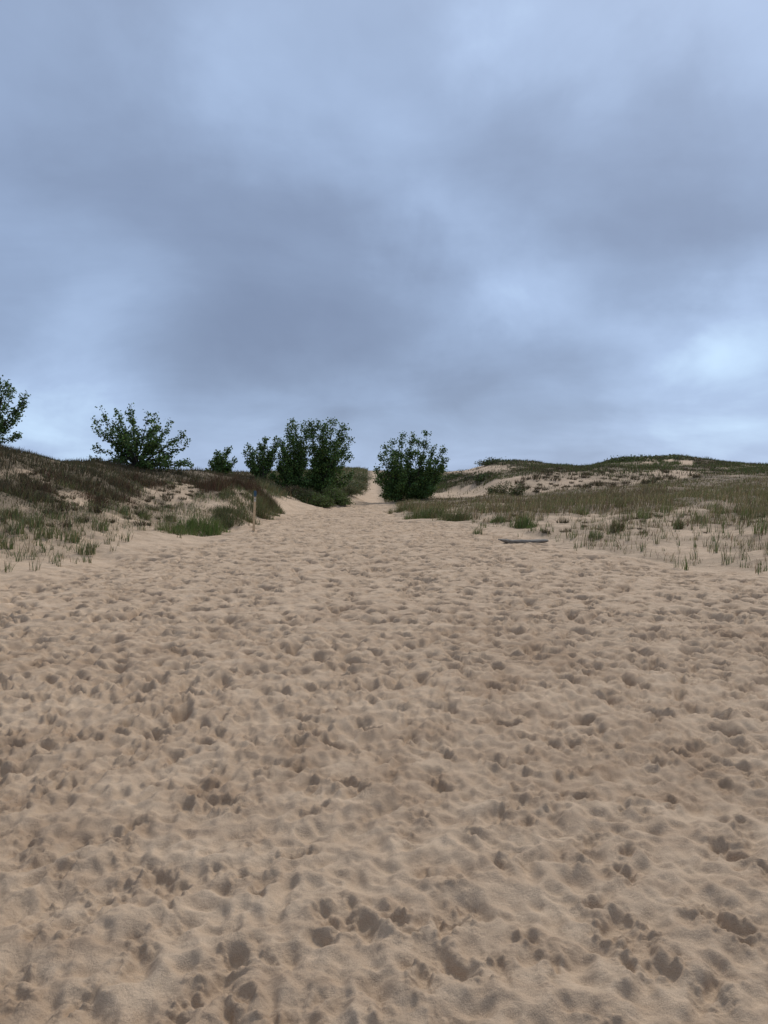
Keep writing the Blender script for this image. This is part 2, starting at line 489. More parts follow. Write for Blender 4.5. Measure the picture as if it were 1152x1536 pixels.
# ---------------------------------------------- trodden sand: height maps with every print stamped in turn
class HMap:
    def __init__(self, x0, x1, y0, y1, res):
        self.x0, self.y0, self.res = x0, y0, res
        self.nx = int((x1 - x0) / res) + 1; self.ny = int((y1 - y0) / res) + 1
        self.xs = x0 + np.arange(self.nx) * res; self.ys = y0 + np.arange(self.ny) * res
        self.h = np.zeros((self.ny, self.nx), np.float32)
        self.rough = np.zeros_like(self.h)
        X, Y = np.meshgrid(self.xs, self.ys)
        self.X, self.Y = X, Y
        self.wa = (.030 * vnoise(X * 11, Y * 11, 201) + .016 * vnoise(X * 27, Y * 27, 203)).astype(np.float32)
        self.wb = (.030 * vnoise(X * 11, Y * 11, 207) + .016 * vnoise(X * 27, Y * 27, 209)).astype(np.float32)

    def win(self, cx, cy, r):
        i0 = max(0, int((cx - r - self.x0) / self.res)); i1 = min(self.nx, int((cx + r - self.x0) / self.res) + 2)
        j0 = max(0, int((cy - r - self.y0) / self.res)); j1 = min(self.ny, int((cy + r - self.y0) / self.res) + 2)
        if i0 >= i1 or j0 >= j1:
            return None
        return (slice(j0, j1), slice(i0, i1))

    def stamp(self, p):
        """one print: loose sand slumps to its angle of repose, so a pit is a small floor with straight sides"""
        cx, cy, th, s, D, R, fresh, asym, kind = p
        w = self.win(cx, cy, 0.16 * s + 3.2 * D + .04)
        if w is None:
            return
        x = self.xs[w[1]][None, :] - cx; y = self.ys[w[0]][:, None] - cy
        ct, st = math.cos(th), math.sin(th)
        a = (x * ct + y * st) + self.wa[w] * s; b = (-x * st + y * ct) + self.wb[w] * s
        b = b + 0.012 * np.sin(a * 24 + asym * 5) + .004 * np.sin(a * 60 + asym * 11)
        a = a + 0.006 * np.sin(b * 60 + asym * 7)
        if kind > 1.5:      # heel and ball
            d1 = np.hypot(a + .085 * s, b) - .030 * s
            d2 = np.hypot((a - .05 * s) * .72, b - .008 * asym) - .042 * s
            dd = np.minimum(d1, d2)
        elif kind > .5:     # one dent
            dd = np.hypot(a * .62, b) - .034 * s
        else:               # drawn-out scuff
            dd = np.hypot(a * .42, b * 1.1) - .030 * s
        h = self.h[w]
        ref = float(h[h.shape[0] // 2, h.shape[1] // 2]) * 0.6
        steep = (2.4 if self.res > .01 else 1.7) if fresh > .5 else .72
        back = 1 + .35 * np.cos(np.arctan2(b, a) - asym * 3)
        pit = ref - D + steep * back * np.maximum(dd, 0) + .25 * np.minimum(dd, 0) * (0.15 if fresh > .5 else .0)
        k = .004 if fresh > .5 else .005
        t = np.clip(.5 + .5 * (pit - h) / k, 0, 1)
        hn = pit * (1 - t) + h * t - k * t * (1 - t)
        run = D / steep
        rim = R * (2 - back) * np.exp(-((dd - run * 1.25) / (.022 if fresh > .5 else .028)) ** 2)
        self.h[w] = hn + rim
        m = 1 - sstep(-.01, run + .01, dd)
        if fresh > .5:
            rg = (2.1 - back) * np.exp(-((dd - run * 1.35) / .040) ** 2) * 1.0
            self.rough[w] = np.maximum(self.rough[w] * (1 - m * .6), rg * fresh)
        else:
            self.rough[w] *= (1 - 0.6 * m)

    def sample(self, tab, X, Y):
        fj = (X - self.x0) / self.res; fi = (Y - self.y0) / self.res
        return bil(tab, fi, fj)


def gauss(a, k):
    return blur1(blur1(a, k, 0), k, 1)


maps = [HMap(-6.0, 6.0, 0.8, 8.4, 0.005), HMap(-9.0, 9.0, 8.0, 50.0, 0.015), HMap(-5.0, 3.0, 49.0, 112.0, 0.04)]
old, fresh = [], []


def rand_prints(n, x0, x1, y0, y1, fr, dk=1.0, sk=1.0):
    out = []
    X = rng.uniform(x0, x1, n); Y = rng.uniform(y0, y1, n)
    keep = rng.random(n) < path_mask(X, Y, 1.2)
    for x, y in zip(X[keep], Y[keep]):
        th = math.pi / 2 + rng.normal(0, .55) + (math.pi if rng.random() < .5 else 0) - x * 0.02
        s = sk * rng.uniform(.30, .72)
        if rng.random() < .08: s *= 1.5
        kd = rng.choice([0, 1, 2], p=[.3, .45, .25])
        if fr:
            dy_ = dk * (1.5 if rng.random() < .14 else 1) * (1 + .022 * min(max(y - 8, 0), 25))
            s *= 1 + .010 * min(max(y - 8, 0), 25)
            out.append((x, y, th, s, dy_ * rng.uniform(.014, .042), rng.uniform(.003, .010), rng.uniform(.6, 1.0), rng.uniform(-1, 1), kd))
        else:
            out.append((x, y, th, s, rng.uniform(.008, .030), rng.uniform(.003, .009), 0.0, rng.uniform(-1, 1), kd))
    return out


old += rand_prints(15000, -6.2, 6.2, 0.6, 8.6, False, 1.0, .80)
fresh += rand_prints(1700, -6.2, 6.2, 0.6, 8.6, True, .70, .85)
fresh += [(p[0], p[1], p[2], rng.uniform(.85, 1.1), rng.uniform(.018, .034), .008, 1.0, p[7], 2) for p in rand_prints(150, -6.2, 6.2, 0.6, 8.6, True)]
fresh += rand_prints(800, -6.2, 6.2, 4.0, 8.6, True, 1.5, 1.0)
fresh += rand_prints(700, -6.2, 6.2, 5.6, 8.6, True, 2.1, 1.15)
old += rand_prints(36000, -9.0, 9.0, 8.2, 50, False)
fresh += rand_prints(17000, -9.0, 9.0, 8.2, 50, True, 2.4, 1.25)
old += rand_prints(1800, -5, 3, 49, 110, False)
fresh += rand_prints(2500, -5, 3, 49, 110, True, 1.8, 1.6)

for hm in maps:
    lo, hi = hm.ys[0] - .5, hm.ys[-1] + .5
    if hm.res < 0.03:
        hm.h += 0.016 * fbm(hm.X * 2.2, hm.Y * 2.2, 3, 3).astype(np.float32)
    for p in old:
        if lo < p[1] < hi: hm.stamp(p)
    if hm.res < 0.01:
        hm.h = gauss(hm.h, 1)
    # soft wind-blown drifts running across the old prints
    if hm.res < 0.03:
        u = hm.X * .8 + hm.Y * .6
        v = -hm.X * .6 + hm.Y * .8
        rd = 1 - np.abs(fbm(u * 1.1 + 3, v * 3.6, 3, 52))
        hm.h += 0.024 * (np.clip(rd, 0, 1).astype(np.float32) ** 1.5 - .5)
    for p in fresh:
        if lo < p[1] < hi: hm.stamp(p)
    if hm.res < 0.01:
        hm.h = gauss(hm.h, 1)
    X, Y = hm.X, hm.Y
    if hm.res < 0.01:
        # crumbs and clods thrown up round fresh prints, scuffed crusts
        patch = sstep(0.22, 0.62, fbm(X * .8, Y * .8, 3, 71))
        patch = np.maximum(patch, sstep(1.0, 0.2, np.hypot((X + 1.15) / .34, (Y - 2.35) / .42)) * 1.6)
        patch = np.maximum(patch, sstep(1.0, 0.2, np.hypot((X + 1.55) / .6, (Y - 4.7) / .9)) * 0.7)
        rough = np.clip(hm.rough + 0.5 * patch * sstep(-.1, .5, fbm(X * 5, Y * 5, 2, 75)), 0, 1.2)
        cl = np.abs(vnoise(X * 38, Y * 38, 81)); cl2 = np.abs(vnoise(X * 17, Y * 17, 83))
        clod = sstep(.2, .8, vnoise(X * 36, Y * 36, 91)) * .013 + sstep(.2, .8, vnoise(X * 70, Y * 70, 93)) * .008
        hm.h += (rough * (clod - .010 * (1 - cl2) + .005 * cl)).astype(np.float32)
        hm.h += (0.0022 * fbm(X * 40, Y * 40, 2, 95) + .004 * fbm(X * 9, Y * 9, 3, 97)).astype(np.float32)
        hm.damp = (np.clip(patch * .34 * (0.6 + .6 * fbm(X * 4, Y * 4, 3, 77)), 0, .7) + 0.22 * np.clip(hm.rough, 0, 1)).astype(np.float32)
    else:
        patch = sstep(0.25, 0.7, fbm(X * .8, Y * .8, 3, 71))
        if hm.res < .03:
            clod = sstep(.2, .85, vnoise(X * 22, Y * 22, 91)) * .016
            hm.h += (np.clip(hm.rough, 0, 1) * clod).astype(np.float32)
        hm.damp = (0.08 * patch + 0.20 * np.clip(hm.rough, 0, 1)).astype(np.float32)


def micro(X, Y):
    """height of prints and ripples, and dampness, at world positions"""
    h = np.zeros_like(X); dmp = np.zeros_like(X)
    pm = path_mask(X, Y, 1.0)
    for k, hm in enumerate(maps):
        y1 = hm.ys[-1] - .2; y0 = hm.ys[0] + .02
        wgt = sstep(y0 - .01, y0 + .35, Y) * (1 - sstep(y1 - .2, y1, Y)) if k else (1 - sstep(y1 - .2, y1, Y)) * (Y > hm.ys[0])
        wgt = wgt * sstep(hm.xs[0], hm.xs[0] + .5, X) * sstep(-hm.xs[-1], -hm.xs[-1] + .5, -X)
        sel = wgt > 0
        if sel.any():
            h[sel] += wgt[sel] * hm.sample(hm.h, X[sel], Y[sel])
            dmp[sel] += wgt[sel] * hm.sample(hm.damp, X[sel], Y[sel])
    near = np.clip((60 - Y) / 20, 0, 1)
    rip = near * (0.012 * fbm(X * 1.6, Y * 4.5, 3, 61) + .006 * fbm(X * 6, Y * 9, 2, 63))
    return h * pm + rip * (1 - pm), dmp * pm


# ---------------------------------------------- vegetation cover
def start_line(px):
    """distance at which the first grass stands on this line of sight, left and right of the path"""
    return np.interp(px, [-700, -200, 0, 150, 290, 345, 405, 440, 490, 520, 535, 552], [6, 8.6, 12.3, 15.2, 21.6, 24.0, 34.5, 37.5, 42, 46, 48, 60])


ELL_BARE = [(255, 738, 42, 17, .9), (215, 752, 30, 10, .6), (15, 712, 45, 8, .7), (60, 722, 40, 7, .5), (110, 748, 34, 12, .75), (330, 733, 26, 7, .6),
            (425, 757, 34, 12, 1), (20, 765, 30, 8, .5), (100, 690, 20, 5, .4), (190, 775, 30, 8, .4), (470, 752, 10, 5, .5), (215, 800, 40, 8, .3),
            (715, 704, 55, 7, .9), (974, 692, 12, 5, 1), (1004, 690, 9, 5, 1), (1030, 694, 12, 5, 1), (1010, 712, 36, 7, .75), (668, 709, 22, 5, .8)]


def project(X, Y, Z):
    dy = Y; dz = Z - CAM_Z
    fw = dy * CP - dz * SP; up = dy * SP + dz * CP
    return 576 + F * X / fw, 768 - F * up / fw


def cover(X, Y, Z=None):
    """share of the ground hidden by plants, 0..1"""
    X = np.asarray(X, float); Y = np.asarray(Y, float)
    if Z is None: Z = land_h(X, Y)
    px, py = project(X, np.maximum(Y, 1.0), Z)
    pm = path_mask(X, Y, .6)
    nz = fbm(X * .55, Y * .55, 4, 101); nz2 = fbm(X * 1.9, Y * 1.9, 3, 111)
    c = np.zeros_like(X)
    left = px < 556
    sl = start_line(px)
    t = (Y - sl)
    cl = sstep(-.5, 7, t) * .80 + sstep(2, 9, t) * .35
    cl = np.where(px > 400, np.maximum(cl, sstep(0, 2.0, t) * .95), cl)
    cl = np.where(Y > 60, 1.0, cl)
    sr = np.interp(px, [560, 590, 620, 690, 760, 830, 950, 1152, 1350, 1900], [58, 47, 30, 27.5, 22, 18, 15.4, 12.2, 9.5, 7.2])
    tr = Y - sr
    dense = np.interp(px, [600, 690, 760, 850, 1000, 1152, 1900], [31, 30, 30, 29, 27, 25, 22])
    cr_ = sstep(0, 1, tr) * .16 + sstep(-5.5, 6.5, Y - dense + 2.4 * nz + 1.6 * nz2) * .62 + sstep(2, 14, Y - dense) * .16
    # bare sand of the scarp
    sc0 = np.interp(px, [640, 685, 750, 830, 880, 960, 1040, 1090, 1152], [50, 51, 44.5, 45, 45.5, 48, 50, 58, 60])
    sc1 = np.interp(px, [640, 685, 750, 830, 880, 960, 1040, 1090, 1152], [57, 59, 52, 53, 55, 57.5, 57, 59, 60])
    sc = sstep(-.8, .8, Y - sc0) * sstep(-.6, .4, sc1 - Y) * sstep(630, 660, px)
    keep = np.interp(px, [700, 790, 880, 1040, 1100], [.05, .20, .34, .55, .88])
    cr_ = cr_ * (1 - sc * (1 - keep))
    c = np.where(left, cl, cr_)
    bare = np.zeros_like(X)
    for (ex, ey, rx, ry, am) in ELL_BARE:
        qd = ((px - ex) / rx) ** 2 + ((py - ey) / ry) ** 2
        bare = np.maximum(bare, am * sstep(1.5, .5, qd + .5 * nz2))
    c = c * (1 - bare)
    c = c + (nz * .22 + nz2 * .14) * sstep(.03, .2, c)
    return np.clip(c, 0, 1) * (1 - pm)


# ---------------------------------------------- the ground sheet
def build_ground():
    pyr = np.arange(1800.0, 1019.0, -1.65)
    Yn = 1.6 * F / (pyr - HZ)
    Ym = [Yn[-1]]
    while Ym[-1] < 50:
        Ym.append(Ym[-1] + .009 + .00175 * Ym[-1])
    while Ym[-1] < 125:
        Ym.append(Ym[-1] * 1.006)
    while Ym[-1] < 6000:
        Ym.append(Ym[-1] * 1.12)
    Yb = np.array([-40, -20, -10, -5, -2, -.5, .4, .9, 1.2, 1.4])
    Yb = Yb[Yb < Yn[0] - .1]
    ud = np.linspace(-.56, .56, 761)
    um = .56 + np.cumsum(np.geomspace(.0025, .02, 50))
    uf = um[-1] + np.cumsum(np.geomspace(.03, .5, 18))
    us = np.concatenate([-uf[::-1], -um[::-1], ud, um, uf])
    blocks = []
    for ys, u in ((np.concatenate([Yb, Yn]), us), (np.array(Ym[1:]), us[::2])):
        U, Y = np.meshgrid(u, ys)
        X = U * (np.maximum(Y, 0) + 1.2)
        Z = land_h(X, Y)
        cov = np.zeros_like(X); dmp = np.zeros_like(X)
        g = (Y > .8) & (Y < 130)
        cov[g] = cover(X[g], Y[g], Z[g])
        cov[Y >= 130] = .9
        q = Y < 115
        mh, md = micro(X[q], Y[q])
        Z[q] += mh; dmp[q] = md
        blocks.append((X, Y, Z, cov, dmp))
    n0 = blocks[0][0].size
    i0 = np.arange(n0).reshape(blocks[0][0].shape)
    i1 = np.arange(blocks[1][0].size).reshape(blocks[1][0].shape) + n0
    quad = lambda i: np.stack([i[:-1, :-1], i[:-1, 1:], i[1:, 1:], i[1:, :-1]], -1).reshape(-1)
    fa, fb = quad(i0), quad(i1)
    la, lb = i0[-1], i1[0]
    fs = np.stack([la[0:-2:2], la[1:-1:2], la[2::2], lb[1:], lb[:-1]], -1).reshape(-1)    # half as many columns from here on
    cat = lambda k: np.concatenate([b_[k].ravel() for b_ in blocks])
    V = np.stack([cat(0), cat(1), cat(2)], -1)
    tot = np.concatenate([np.full(len(fa) // 4, 4), np.full(len(fs) // 5, 5), np.full(len(fb) // 4, 4)])
    me = mesh_np('sand_ground', V, np.concatenate([fa, fs, fb]), tot, MAT_SAND)
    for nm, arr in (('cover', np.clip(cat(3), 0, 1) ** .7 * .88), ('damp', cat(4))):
        a = me.attributes.new(nm, 'FLOAT', 'POINT')
        a.data.foreach_set('value', np.ascontiguousarray(arr, np.float32))
    o = obj('sand_ground', me)
    tag(o, 'pale trodden sand of the dune path covered in footprints', 'sand', kind='structure')
    return o


build_ground()

# ------------------------------------------------------------------ trees
def tube(pts, rads, sides=6):
    pts = np.asarray(pts, float); n = len(pts)
    t = np.gradient(pts, axis=0); t /= np.linalg.norm(t, axis=1)[:, None] + 1e-9
    ref = np.array([.3, .9, .1]); ref /= np.linalg.norm(ref)
    a = np.cross(t, ref); a /= np.linalg.norm(a, axis=1)[:, None] + 1e-9
    b = np.cross(t, a)
    ang = np.linspace(0, 2 * math.pi, sides, endpoint=False)
    v = pts[:, None, :] + np.asarray(rads)[:, None, None] * (np.cos(ang)[None, :, None] * a[:, None, :] + np.sin(ang)[None, :, None] * b[:, None, :])
    idx = np.arange(n * sides).reshape(n, sides)
    nx = np.roll(idx, -1, 1)
    f = np.stack([idx[:-1], nx[:-1], nx[1:], idx[1:]], -1).reshape(-1, 4)
    return v.reshape(-1, 3), f


class Quads:
    def __init__(self): self.v, self.f, self.n, self.c = [], [], 0, []

    def add(self, v, f, c=None):
        self.v.append(v); self.f.append(f + self.n); self.n += len(v)
        if c is not None: self.c.append(np.broadcast_to(c, (len(v), 3)))

    def mesh(self, name, mat, smooth=True):
        v = np.concatenate(self.v); f = np.concatenate(self.f)
        return mesh_np(name, v, f.reshape(-1), np.full(len(f), f.shape[1]), mat, np.concatenate(self.c) if self.c else None, smooth)


def leaf_quads(P, size, r, colors, droop=.4):
    """cottonwood leaves: pointed diamonds, each creased along its midrib (two triangles folded)"""
    n = len(P)
    d1 = r.normal(0, 1, (n, 3)); d1[:, 2] -= droop; d1 /= np.linalg.norm(d1, axis=1)[:, None]
    d2 = np.cross(d1, r.normal(0, 1, (n, 3))); d2 /= np.linalg.norm(d2, axis=1)[:, None] + 1e-9
    d3 = np.cross(d1, d2)
    s = (size * r.uniform(.65, 1.25, n))[:, None]
    v = np.stack([P, P + s * (.42 * d1 + .5 * d2 + .12 * d3), P + s * 1.1 * d1, P + s * (.42 * d1 - .5 * d2 + .12 * d3)], 1)
    f = np.arange(n * 4).reshape(n, 4)
    c = np.repeat(colors, 4, 0)
    return v.reshape(-1, 3), f, c


def make_tree(name, label, base_px, Y, tips, nleaf, leaf=.085, depth=.45, stems=None, seed=1, spread=.11, group='cottonwoods along the dune path',
              start=.28, subn=9, sublen=.34, low=0.0, tint=(.060, .100, .030), sink=.05):
    r = np.random.default_rng(seed)
    bx = at(base_px, 700, Y).x
    bz = float(land_h(bx, Y)) - sink
    root = empty(name, (bx, Y, bz))
    tag(root, label, 'tree', group)
    T = [np.array(at(px, py, Y)) - np.array([bx, Y, bz]) for px, py in tips]
    wid = max(t[0] for t in T) - min(t[0] for t in T)
    hgt = max(t[2] for t in T)
    wood = Quads(); leaves_p, leaves_w = [], []
    stems = stems or [0.0]
    for ti, t in enumerate(T):
        t = t.copy()
        edge = abs(t[0] - (max(q[0] for q in T) + min(q[0] for q in T)) / 2) / (wid / 2 + 1e-6)
        t[1] = r.uniform(-1, 1) * wid * depth * math.sqrt(max(.05, 1 - .8 * min(1, edge) ** 2))
        s0 = np.array([stems[int(np.argmin([abs(s - t[0]) for s in stems]))], r.uniform(-.06, .06), 0.0])
        s0[0] += r.uniform(-.06, .06)
        ln = np.linalg.norm(t - s0)
        c1 = s0 + np.array([(t[0] - s0[0]) * .20, t[1] * .2, t[2] * .38 + .05 * ln])
        c2 = s0 + (t - s0) * np.array([.74, .74, .62]) + r.normal(0, .03 * ln, 3)
        u = np.linspace(0, 1, 12)[:, None]
        pts = (1 - u) ** 3 * s0 + 3 * (1 - u) ** 2 * u * c1 + 3 * (1 - u) * u ** 2 * c2 + u ** 3 * t
        pts[1:-1] += r.normal(0, .012 * ln, (10, 3))
        r0 = .010 * ln + .016
        v, f = tube(pts, np.linspace(r0, .006, 12), 6); wood.add(v, f)
        # twigs
        ns = int(.75 * subn * (0.6 + .5 * ln / max(hgt, .1)))
        for k in range(ns):
            tt = start + (1 - start) * (k + r.random()) / ns
            j = tt * 11; i = min(int(j), 10); p0 = pts[i] * (1 - (j - i)) + pts[i + 1] * (j - i)
            dr = pts[min(i + 1, 11)] - pts[i]; dr = dr / (np.linalg.norm(dr) + 1e-9)
            out = r.normal(0, 1, 3); out[2] *= .5; out -= dr * out.dot(dr); out /= np.linalg.norm(out) + 1e-9
            dirn = dr * .75 + out * .8 + np.array([0, 0, .25]); dirn /= np.linalg.norm(dirn)
            sl_ = sublen * hgt * .52 * (1.15 - .75 * tt) * r.uniform(.6, 1.25)
            m = np.linspace(0, 1, 5)[:, None]
            tw = p0 + dirn * sl_ * m + np.array([0, 0, .12 * sl_]) * m ** 2 + r.normal(0, .02 * sl_, (5, 3)) * m
            v, f = tube(tw, np.linspace(.010, .004, 5), 4); wood.add(v, f)
            leaves_p.append(tw[1:]); leaves_w.append(np.array([.6, 1, 1.2, 1.2]) * sl_)
        leaves_p.append(pts[7:]); leaves_w.append(np.array([.2, .4, .7, .9, .9]) * .45 * hgt * .3)
    # low skirt of suckers round the base
    for k in range(int(low)):
        a = r.uniform(0, 2 * math.pi); rr = wid * .40 * math.sqrt(r.random())
        e = np.array([rr * math.cos(a), rr * math.sin(a) * .8, hgt * r.uniform(.10, .42)])
        b0 = np.array([e[0] * .45, e[1] * .45, 0.0])
        m = np.linspace(0, 1, 6)[:, None]
        tw = b0 + (e - b0) * m + r.normal(0, .02, (6, 3)) * m
        v, f = tube(tw, np.linspace(.014, .005, 6), 4); wood.add(v, f)
        leaves_p.append(tw[2:]); leaves_w.append(np.full(4, hgt * .10))
    lp = np.concatenate(leaves_p); lw = np.concatenate(leaves_w); lw = lw / lw.sum()
    nleaf = int(nleaf * 1.12)
    pick = r.choice(len(lp), nleaf, p=lw)
    P = lp[pick] + r.normal(0, spread * .92, (nleaf, 3)) * np.array([1, 1, .9])
    P = P[P[:, 2] > .04]
    n = len(P)
    g = 1.35 * np.array(tint)[None, :] * r.uniform(.45, 1.55, (n, 1)) * np.stack([r.uniform(.85, 1.2, n), np.ones(n), r.uniform(.8, 1.15, n)], 1)
    young = r.random(n) < .10
    g[young] *= np.array([1.7, 1.5, 1.0])
    lq = Quads(); lq.add(*leaf_quads(P, leaf, r, g))
    obj('trunk', wood.mesh('trunk', MAT_BARK), root)
    obj('crown', lq.mesh('crown', MAT_LEAF, False), root)
    return root


make_tree('cottonwood_tree', 'ragged cottonwood higher on the dark dune crest than the wide one', -22, 26.5,
          [(17, 574), (27, 578), (40, 592), (35, 606), (20, 622), (13, 641), (10, 651), (12, 667), (3, 582), (-14, 570), (-35, 576), (-60, 600), (-72, 635), (-50, 650), (-2, 610), (8, 600)],
          6500, .065, seed=3, spread=.075, subn=8, sublen=.22)
make_tree('cottonwood_tree', 'wide many-stemmed cottonwood standing alone on the crest of the dark dune slope', 206, 32.5,
          [(157, 616), (164, 617), (147, 632), (146, 644), (201, 610), (191, 621), (208, 619), (232, 625), (245, 626), (256, 633), (270, 649), (279, 664), (286, 696), (275, 693),
           (145, 688), (151, 668), (186, 637), (222, 645), (170, 640), (240, 660), (262, 675), (180, 665), (212, 640), (228, 690), (250, 694), (160, 655), (170, 688), (186, 688), (196, 676), (220, 668), (236, 699), (265, 690), (206, 658), (250, 645), (238, 640), (262, 660), (175, 652)],
          6800, .088, seed=8, spread=.085, subn=9, sublen=.27, start=.30)
make_tree('cottonwood_tree', 'smallest cottonwood, a sapling with two pointed tops behind brown weeds', 331, 43,
          [(343, 672), (327, 677), (350, 691), (314, 694), (336, 682), (312, 706), (321, 689), (346, 702), (332, 690)],
          3000, .095, seed=15, spread=.09, low=6, sublen=.30)
make_tree('cottonwood_tree', 'slim open-crowned cottonwood next to the big dark pair, with sky showing through it', 396, 44,
          [(373, 670), (368, 679), (380, 676), (391, 665), (400, 658), (413, 657), (371, 694), (416, 667), (408, 690), (378, 706), (400, 680), (388, 690)],
          4200, .095, seed=22, spread=.10, low=5, sublen=.26)
make_tree('cottonwood_tree', 'thin cottonwood sapling squeezed between the slim open one and the big dark pair', 427, 44.5,
          [(419, 680), (426, 676), (432, 688), (408, 714), (416, 700), (436, 706), (424, 692)], 2300, .095, seed=27, spread=.10, low=6, sublen=.26)
make_tree('cottonwood_tree', 'tall dark cottonwood of the big pair, its pointed tops leaning over the thin sapling', 450, 45,
          [(436, 631), (430, 646), (446, 639), (456, 635), (423, 661), (461, 645), (440, 655), (452, 660), (428, 672), (440, 690), (458, 680), (436, 712), (442, 725), (456, 722), (430, 690)],
          6800, .10, seed=31, spread=.12, low=8, sublen=.27, start=.25)
make_tree('cottonwood_tree', 'broad dark cottonwood of the big pair, its crown reaching down towards the sandy path', 478, 45.5,
          [(468, 634), (478, 634), (493, 632), (501, 633), (511, 636), (520, 642), (525, 657), (524, 682), (528, 710), (486, 645), (470, 655), (510, 665), (500, 690),
           (515, 700), (470, 690), (484, 670), (462, 712), (498, 720), (508, 680), (475, 720), (518, 724), (508, 728), (490, 655), (516, 672)],
          12500, .10, seed=36, spread=.12, low=14, sublen=.27, start=.22)
make_tree('cottonwood_tree', 'round dense cottonwood leafed to the ground, alone beside the narrow end of the path', 612, 49,
          [(572, 687), (579, 673), (590, 664), (605, 654), (618, 653), (639, 653), (650, 671), (664, 676), (667, 690), (665, 702), (653, 722), (565, 707), (567, 718), (576, 742),
           (628, 660), (598, 680), (612, 675), (632, 680), (645, 695), (585, 700), (605, 705), (625, 705), (582, 725), (640, 722), (600, 725), (620, 730), (655, 708), (646, 734), (660, 714), (634, 742), (590, 742), (578, 732), (610, 690), (655, 690), (590, 680)],
          23000, .10, seed=44, spread=.125, low=34, sublen=.24, start=.18, stems=[-.5, .1, .6])

# ------------------------------------------------------------------ grasses
GREEN = np.array([.140, .170, .058]); BLUEGREEN = np.array([.150, .175, .085]); OLIVE = np.array([.172, .148, .066])
STRAW = np.array([.33, .255, .135]); BROWN = np.array([.115, .076, .046]); RUST = np.array([.140, .072, .042]); DARK = np.array([.068, .064, .036])
BRIGHT = np.array([.130, .190, .048])


def blades(P, h, w, r, lean=.35, colors=None, levels=3, wind=(.12, 0)):
    """tapering curved blades standing on the points P"""
    n = len(P)
    az = r.uniform(0, 2 * math.pi, n)
    ln = np.abs(r.normal(0, lean, n)) + .05
    dx, dy = np.cos(az) * ln + wind[0], np.sin(az) * ln + wind[1]
    fa = r.uniform(0, math.pi, n)
    sx, sy = np.cos(fa), np.sin(fa)
    vs_ = []
    for k in range(levels):
        t = k / (levels - 1)
        cxy = t ** 1.8
        c = np.stack([P[:, 0] + dx * h * cxy, P[:, 1] + dy * h * cxy, P[:, 2] + h * t * (1 - .25 * ln * t)], 1)
        ww = w * (1 - t) ** .6 * .5
        if k < levels - 1:
            o_ = np.stack([sx * ww, sy * ww, 0 * ww], 1)
            vs_ += [c - o_, c + o_]
        else:
            vs_.append(c)
    nv = len(vs_)
    v = np.stack(vs_, 1)
    base = np.arange(n)[:, None] * nv
    tri = []
    for k in range(levels - 2):
        a = 2 * k
        tri += [[a, a + 1, a + 3], [a, a + 3, a + 2]]
    a = 2 * (levels - 2)
    tri.append([a, a + 1, a + 2])
    tri = np.array(tri)
    f = (base[:, None, :] + tri[None, :, :]).reshape(-1, 3)
    c = np.repeat(colors, nv, 0)
    return v.reshape(-1, 3), f, c


def pal(r, n, weights, cols_, var=.25):
    k = r.choice(len(cols_), n, p=np.array(weights) / sum(weights))
    c = np.array(cols_)[k]
    return c * r.uniform(1 - var, 1 + var, (n, 1)) * r.uniform(.92, 1.08, (n, 3))


def tris_mesh(name, parts, mat):
    v = np.concatenate([p[0] for p in parts]); c = np.concatenate([p[2] for p in parts])
    fs, n = [], 0
    for p in parts:
        fs.append(p[1] + n); n += len(p[0])
    f = np.concatenate(fs)
    return mesh_np(name, v, f.reshape(-1), np.full(len(f), 3), mat, c, False)


# ---- continuous cover, in three swards nobody could count
def sward(name, label, region, n_try, dens_fn, hgt_fn, col_fn, seed, lod=.0011):
    r = np.random.default_rng(seed)
    x0, x1, y0, y1 = region
    # uniform per area near, thinning with distance
    Y = y0 * (y1 / y0) ** r.random(n_try)
    side = r.uniform(x0, x1, n_try)            # lateral tangent
    X = side * Y
    Z = land_h(X, Y)
    cv = cover(X, Y, Z)
    pr = dens_fn(X, Y, cv)
    k = r.random(n_try) < pr
    X, Y, Z, cv = X[k], Y[k], Z[k], cv[k]
    P = np.stack([X, Y, Z - .02], 1)
    h = hgt_fn(r, X, Y, cv)
    w = np.maximum(.006, lod * Y * .62) * r.uniform(.7, 1.4, len(X))
    part = blades(P, h, w, r, lean=.42, colors=col_fn(r, X, Y, cv))
    o = obj(name, tris_mesh(name, [part], MAT_GRASS))
    tag(o, label, 'grass', kind='stuff')
    return o


def col_left(r, X, Y, cv):
    n = len(X)
    px, py = project(X, Y, land_h(X, Y))
    t = np.clip((Y - start_line(px)) / 14, 0, 1)
    g = pal(r, n, [3, 3, 2, 2], [GREEN, BLUEGREEN, OLIVE, STRAW])
    dk = pal(r, n, [4, 3, 2.0, 2, 1.2], [DARK, OLIVE * .58, BROWN, DARK * 1.3, STRAW * .45])
    patch = np.clip(fbm(X * .5, Y * .5, 3, 131) * .5 + .5, 0, 1)
    m = (r.random(n) < np.clip(t * 1.5 - .15 + (patch - .5) * .6, 0, 1))[:, None]
    return np.where(m, dk, g)


def col_right(r, X, Y, cv):
    n = len(X)
    g = pal(r, n, [3.0, 3.2, 2.4, 4.2], [GREEN * 1.05, OLIVE * 1.2, OLIVE * .9 + BROWN * .5, STRAW], .4)
    dk = pal(r, n, [3, 3, 2, 1.4], [DARK * 1.2, OLIVE * .7, BROWN, STRAW * .5])
    far = sstep(40, 56, Y)
    patch = np.clip(fbm(X * .25, Y * .25, 3, 141) * .6 + .5, 0, 1)
    brown = pal(r, n, [2, 2, 2], [BROWN * 1.5, OLIVE * .9, STRAW * .8], .35)
    m = (r.random(n) < far * .6)[:, None]
    b = (r.random(n) < patch * .75)[:, None]
    return np.where(m, dk, np.where(b, brown, g))


